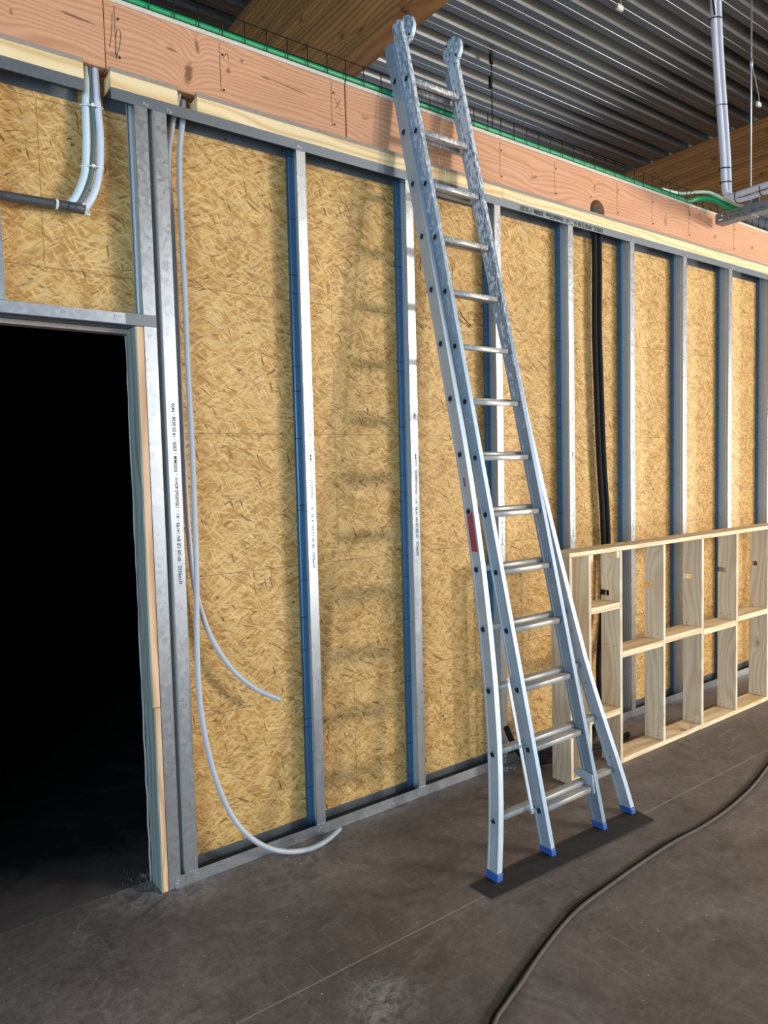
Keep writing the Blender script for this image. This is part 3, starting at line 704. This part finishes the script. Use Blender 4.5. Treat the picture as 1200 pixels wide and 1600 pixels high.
for k in range(14):
    z = .185 + .2545 * k
    r = rung(LB(z) + WBs * .5, RB(z) - WBs * .5, yB(z), z, M['rung']); r['_w'] = lad['_w']
    rivet(LB(z) + .0003, yB(z), z, -1, r); rivet(RB(z) - .0003, yB(z), z, 1, r)
    z = .208 + .2533 * k
    if z > 3.5: z = 3.50
    r = rung(LA(z) + WAs * .5, RA(z) - WAs * .5, yA(z) + .018, z, M['rung']); r['_w'] = lad['_w']
    rivet(LA(z) + .0001, yA(z) + .002, z, -1, r); rivet(RA(z) - .0001, yA(z) + .002, z, 1, r)
# top caps and wheels
def cap(xf, yf, s_, w, z0, z1, mat, name='end_cap'):
    q = []; pts = []
    h = DEP / 2 + .003
    y0, y1 = yf(z0), yf(z1)
    pts = [(y0 - h, z0), (y0 + h, z0), (y1 + h, z1 - .02)]
    for k in range(9):
        a = math.pi * k / 8; pts.append((y1 + h * math.cos(a), z1 + .024 * math.sin(a)))
    pts.append((y1 - h, z1 - .02))
    xa, xb = sorted((xf(z1) - s_ * .003, xf(z0) + s_ * (w + .003)))
    return bevel(MB().prism(pts, 'x', xa, xb).build(name, mat, lad), .004, 2)
cap(LA, yA, 1, WAs, 3.575, 3.665, M['alu']); cap(RA, yA, -1, WAs, 3.575, 3.665, M['alu'])
cap(LB, yB, 1, WBs * .6, 3.66, 3.755, M['alub']); cap(RB, yB, -1, WBs * .6, 3.62, 3.70, M['alub'])
def wheel(x, y, z):
    b = MB(); b.cyl((x - .011, y, z), (x + .011, y, z), .064, 32); b.cyl((x - .013, y, z), (x + .013, y, z), .048, 28); b.cyl((x - .018, y, z), (x + .018, y, z), .014, 14)
    b.cyl((x - .0145, y + .034, z + .034), (x + .0145, y + .034, z + .034), .006, 8, 1); b.cyl((x - .0145, y - .034, z - .034), (x + .0145, y - .034, z - .034), .006, 8, 1)
    w_ = bevel(b.build('wheel', [M['alub'], M['hole']], lad), .003, 2)
    w_['_w'] = lad['_w']
    pr = []
    for k in range(13):
        a = math.radians(20 + 10 * k); pr.append((x - .0, y + .058 * math.cos(a), z + .058 * math.sin(a)))
    MB().tube(pr, .0095, 8, sub=1).build('tyre', M['blue'], w_)
    return w_
wheel(2.222, -.018, 3.745); wheel(2.508, -.030, 3.735)
# red paint patch and small red stripe on the rear section's left rail
def patch(z0, z1, f0, f1, name, label):
    vs = []; N = 8
    for k in range(N + 1):
        z = z0 + (z1 - z0) * k / N
        for f in (f0, f1):
            vs.append((LA(z) + .0016, yA(z) - DEP / 2 + DEP * f, z))
    o = MB().add(vs, [(2 * k, 2 * k + 1, 2 * k + 3, 2 * k + 2) for k in range(N)]).build(name, M['red'], lad)
    sd = o.modifiers.new('s', 'SOLIDIFY'); sd.thickness = .0014; sd.offset = 1; o['label'] = label
patch(1.30, 1.475, .2, .78, 'red_mark', 'faded red paint patch'); patch(1.585, 1.625, .45, .6, 'red_mark', 'small red stripe')
# hook bar and guide plate
b = MB()
p0, p1 = Vector((2.215, -.628, .745)), Vector((2.238, -.735, .205))
d = (p1 - p0).normalized()
b.sweep([p0 - d * .012, p1 + d * .012], [(-.008, -.003), (.008, -.003), (.008, .003), (-.008, .003)], up=(0, 1, 0))
b.cyl(p0 + Vector((0, -.006, 0)), p0 + Vector((0, .012, 0)), .009, 12); b.cyl(p1 + Vector((0, -.006, 0)), p1 + Vector((0, .012, 0)), .009, 12)
b.cyl((2.2265, -.690, .472), (2.2265, -.672, .472), .006, 10)
bevel(b.build('locking_bar', M['alu'], lad), .001, 1)
b = MB().prism([(-.752, .175), (-.70, .185), (-.690, .235), (-.655, .262), (-.648, .248), (-.668, .232), (-.66, .215), (-.645, .205), (-.69, .165)], 'x', 2.628, 2.634)
b = MB().prism([(-.756, .17), (-.705, .17), (-.70, .215), (-.665, .222), (-.640, .232), (-.642, .250), (-.70, .262), (-.745, .252)], 'x', RB(.2) - WBs - .010, RB(.2) - WBs - .003)
b.cyl((RB(.2) - WBs - .013, -.73, .235), (RB(.2) - WBs, -.73, .235), .006, 10)
b.build('guide_hook', M['alu'], lad)
for z in (.27, .63, .88):
    MB().cyl((RA(z) - WAs - .001, yA(z), z), (RA(z) - WAs + .003, yA(z), z), .003, 8).build('screw', M['hole'], lad)

# ------------------------------------------------------------------ timber shelf frame
fr = thing('timber_frame', (2.907, -.40, 0), 'low pale timber stud frame with shelves standing on the floor at right', 'timber frame')
YF, YR = -.400, -.275
def upright(x0, x1, z0, z1, slot=True):
    pts = [(YF, z0), (YR, z0)]
    if slot: pts += [(YR, .935), (-.327, .935), (-.327, .968), (YR, .968)]
    pts += [(YR, z1), (YF, z1)]
    o = bevel(MB().prism(pts, 'x', x0, x1).build('upright', M['creamz'], fr), .0012, 1); return o
upright(2.907, 2.929, .0015, 1.193, False); upright(3.062, 3.081, .0015, 1.193, False)
XS = [(3.329, 3.351), (3.743, 3.765), (4.155, 4.178), (4.568, 4.591), (4.985, 5.008), (5.40, 5.423), (5.815, 5.838)]
for i, (a, c_) in enumerate(XS): upright(a, c_, .0015 if i == 0 else .031, 1.193)
bevel(MB().box(2.907, 5.838, YF, YR, 1.194, 1.218).build('top_rail', M['creamx'], fr), .0015, 1)
bevel(MB().box(3.352, 5.838, YF, YR, .0015, .030).build('bottom_rail', M['creamx'], fr), .0015, 1)
bevel(MB().box(2.93, 3.061, YF, YR, .0015, .030).build('bottom_rail', M['creamx'], fr), .0015, 1)
for x0, x1, zt_ in ((2.93, 3.061, .635), (3.082, 3.328, .912), (3.082, 3.328, .322), (3.352, 3.742, .633), (3.766, 4.154, .645), (4.179, 4.567, .628), (4.592, 4.984, .650), (5.009, 5.399, .636), (5.424, 5.814, .645)):
    bevel(MB().box(x0, x1, YF, YR, zt_ - .036, zt_).build('shelf', M['creamx'], fr), .0015, 1)
for x0, x1 in ((3.082, 3.102), (3.306, 3.328)):
    bevel(MB().box(x0, x1, YF + .002, YF + .03, 1.155, 1.193).build('cleat', M['creamx'], fr), .001, 1)
for (a, c_) in XS[:6]:
    for yy, zz in ((-.30, .66), (-.36, .66), (-.30, .05), (-.36, .05)):
        MB().cyl((a + .001, yy, zz), (a - .0008, yy, zz), .003, 8).build('screw', M['hole'], fr)

# ------------------------------------------------------------------ wire mesh cable tray and green conduits on the beam
tr = thing('wire_mesh_tray', (-1, .03, 3.43), 'dark wire mesh cable tray lying along the top of the reddish beam', 'cable tray')
b = MB(); x0, x1 = -2.0, 9.0
for yy, zz in ((.030, 3.447), (.030, 3.475), (.030, 3.535), (.130, 3.447), (.130, 3.535), (.080, 3.447)):
    b.cyl((x0, yy, zz), (x1, yy, zz), .0020, 6)
b.build('long_wire', M['wire'], tr)
nt = 0
for k in range(int((x1 - x0) / .1) + 1):
    xx = x0 + .1 * k
    if xx < .5 or xx > 6.3: continue
    MB().tube([(xx, .0275, 3.537), (xx, .0275, 3.4455), (xx, .1325, 3.4455), (xx, .1325, 3.537)], .0024, 6, smooth_path=False).build('cross_wire', M['wire'], tr); nt += 1
GX = [(-2, .052, 3.469), (1, .053, 3.469), (2.5, .052, 3.469), (4, .053, 3.469), (4.6, .055, 3.469), (4.75, .05, 3.472), (4.84, .02, 3.495), (4.92, -.045, 3.478), (4.985, -.12, 3.42), (4.99, -.30, 3.36), (4.99, -1.0, 3.352)]
pipe('green_conduit', GX, .0175, M['green'], 'green conduit lying in the mesh tray, front one, arching into the perforated tray', 'conduit')
GX2 = [(p[0] + .02, p[1] + .038, p[2] + .012) for p in GX[:6]] + [(4.88, .055, 3.51), (4.965, -.03, 3.505), (5.01, -.13, 3.43), (5.02, -.30, 3.362), (5.02, -1.0, 3.354)]
pipe('green_conduit', GX2, .0160, M['green'], 'green conduit lying in the mesh tray, rear one behind the front conduit', 'conduit')
pipe('green_conduit', [(4.5, .095, 3.515), (4.7, .075, 3.52), (4.80, .035, 3.535), (4.89, -.03, 3.53), (4.96, -.12, 3.465), (4.965 + .045, -.30, 3.385), (5.01, -1.0, 3.38)], .011, M['palegreen'], 'pale green conduit arching over the beam into the perforated tray', 'conduit')
MB_ = MB().tube([(4.70, .03, 3.47), (4.76, .028, 3.53), (4.80, .026, 3.58)], .0015, 6).build('wire_end', M['wire'], tr)

# perforated tray: runs from the beam towards the room
pt = thing('perforated_tray', (4.965, -.03, 3.33), 'grey perforated steel cable tray hanging at the right by the beam', 'cable tray')
def tray_side(xa, xb, name):
    b = MB(); y0, y1, z0, z1 = -1.6, -.03, 3.330, 3.395; L_ = .035; g = .022; step = .057
    rows = [(3.345, 3.352), (3.372, 3.379)]
    zz = [z0] + [q for r in rows for q in r] + [z1]
    for i in range(0, len(zz) - 1, 2): b.box(xa, xb, y0, y1, zz[i], zz[i + 1])
    for r in rows:
        y = y1 - (0.0 if r is rows[0] else .02)
        b.box(xa, xb, y, y1, *r) if y < y1 else None
        while y > y0:
            b.box(xa, xb, max(y0, y - g), y, *r); y -= step
    return b.build(name, M['traysteel'], pt)
tray_side(4.965, 4.9665, 'side_wall'); tray_side(5.0585, 5.06, 'side_wall')
MB().box(4.965, 5.06, -1.6, -.03, 3.3285, 3.330).build('tray_floor', M['traysteel'], pt)
b = MB(); b.box(4.955, 5.07, -.285, -.235, 3.322, 3.3285); b.box(4.957, 4.964, -.285, -.235, 3.33, 3.47); b.box(5.061, 5.068, -.285, -.235, 3.33, 3.47); b.box(4.957, 5.068, -.285, -.235, 3.47, 3.475)
b.build('hanger_bracket', M['traysteel'], pt)
t = thing('threaded_rod', (5.0, -.26, 3.47), 'long thin threaded rod holding the perforated tray from the roof', 'rod')
MB().cyl((5.0, -.26, 3.44), (5.0, -.255, 5.285), .0055, 8).build('rod', M['steel'], t)
MB().cyl((5.0, -.258, 4.30), (5.0, -.258, 4.36), .010, 8).build('coupling_nut', M['steel'], t)
MB().cyl((5.0, -.26, 3.476), (5.0, -.26, 3.486), .010, 6).build('coupling_nut', M['steel'], t)
# white conduit pair dropping from the roof and turning along the tray
vp = thing('insulated_pipe', (4.8, -.17, 3.45), 'pale grey pipe pair dropping from the roof and bending over the perforated tray', 'pipe')
MB().tube([(4.62, -.17, 5.27), (4.66, -.17, 4.9), (4.70, -.17, 4.4), (4.79, -.175, 3.75), (4.805, -.178, 3.56), (4.81, -.185, 3.47), (4.81, -.215, 3.432), (4.81, -.27, 3.428), (4.81, -.5, 3.43), (4.81, -1.6, 3.44)], .020, 16).build('pipe_run', M['white_pipe'], vp)
MB().tube([(4.645, -.195, 5.27), (4.685, -.195, 4.9), (4.725, -.195, 4.4), (4.815, -.198, 3.75), (4.83, -.20, 3.56), (4.832, -.205, 3.455), (4.835, -.235, 3.405), (4.838, -.29, 3.395), (4.84, -.5, 3.395), (4.84, -1.6, 3.405)], .015, 14).build('pipe_run', M['white_pipe'], vp)
for c_, ax in (((4.69, -.18, 4.55), (.1, 0, 1)), ((4.765, -.18, 4.02), (.12, 0, 1)), ((4.80, -.185, 3.62), (0.05, 0, 1)), ((4.81, -.188, 3.53), (0, 0, 1)), ((4.82, -.26, 3.415), (0, 1, 0)), ((4.825, -.42, 3.415), (0, 1, 0))):
    c_ = Vector(c_); ax = Vector(ax).normalized(); u = ax.cross(Vector((1, -1, 0))).normalized() if abs(ax.z) > .5 else Vector((1, 0, 0)); w = ax.cross(u)
    pts = [c_ + (Vector((1, -1, 0)).normalized() * (.036 * math.cos(2 * math.pi * k / 16)) + Vector((1, 1, 0)).normalized() * (.026 * math.sin(2 * math.pi * k / 16)) if abs(ax.z) > .5 else Vector((.036 * math.cos(2 * math.pi * k / 16), 0, .038 * math.sin(2 * math.pi * k / 16)))) for k in range(17)]
    MB().tube(pts, .003, 6, sub=1).build('zip_tie', M['black'], vp)
MB().tube([(4.52, -.17, 5.27), (4.58, -.17, 5.0), (4.66, -.19, 4.56)], .006, 8).build('strap_cord', M['black'], vp)
# hanging rod over the beam, loose connectors
t = thing('hanger_rod', (4.707, 1.876, 5.27), 'thin dark hanger rod with clamp under the deck, right of the ladder top', 'rod')
MB().cyl((4.707, 1.876, 5.279), (4.68, 1.85, 3.4), .0045, 8).build('rod', M['wire'], t)
MB().box(4.69, 4.72, 1.865, 1.887, 5.20, 5.28).build('clamp', M['wire'], t); MB().box(4.672, 4.690, 1.862, 1.880, 4.98, 5.09).build('clamp', M['wire'], t)
for (x_, y_, z_, lab) in ((4.84, .657, 5.10, 'small clear connector dangling under the deck near the top edge'), (6.921, .64, 4.95, 'small white connector on thin wires right of the threaded rod')):
    t = thing('wire_connector', (x_, y_, z_), lab, 'connector')
    bevel(MB().box(x_ - .035, x_ + .035, y_ - .012, y_ + .012, z_ - .018, z_ + .018).build('housing', M['white'], t), .003)
    MB().tube([(x_ - .02, y_, z_ + .018), (x_ - .05, y_ + .01, z_ + .1), (x_ - .03, y_ + .02, 5.282)], .0025, 6).build('lead', M['wire'], t)
    MB().tube([(x_ + .02, y_, z_ + .018), (x_ + .01, y_ + .01, z_ + .12), (x_ - .08, y_ + .02, 5.282)], .0025, 6).build('lead', M['white'], t)

for o in list(bpy.data.objects):
    if '_w' in o: del o['_w']
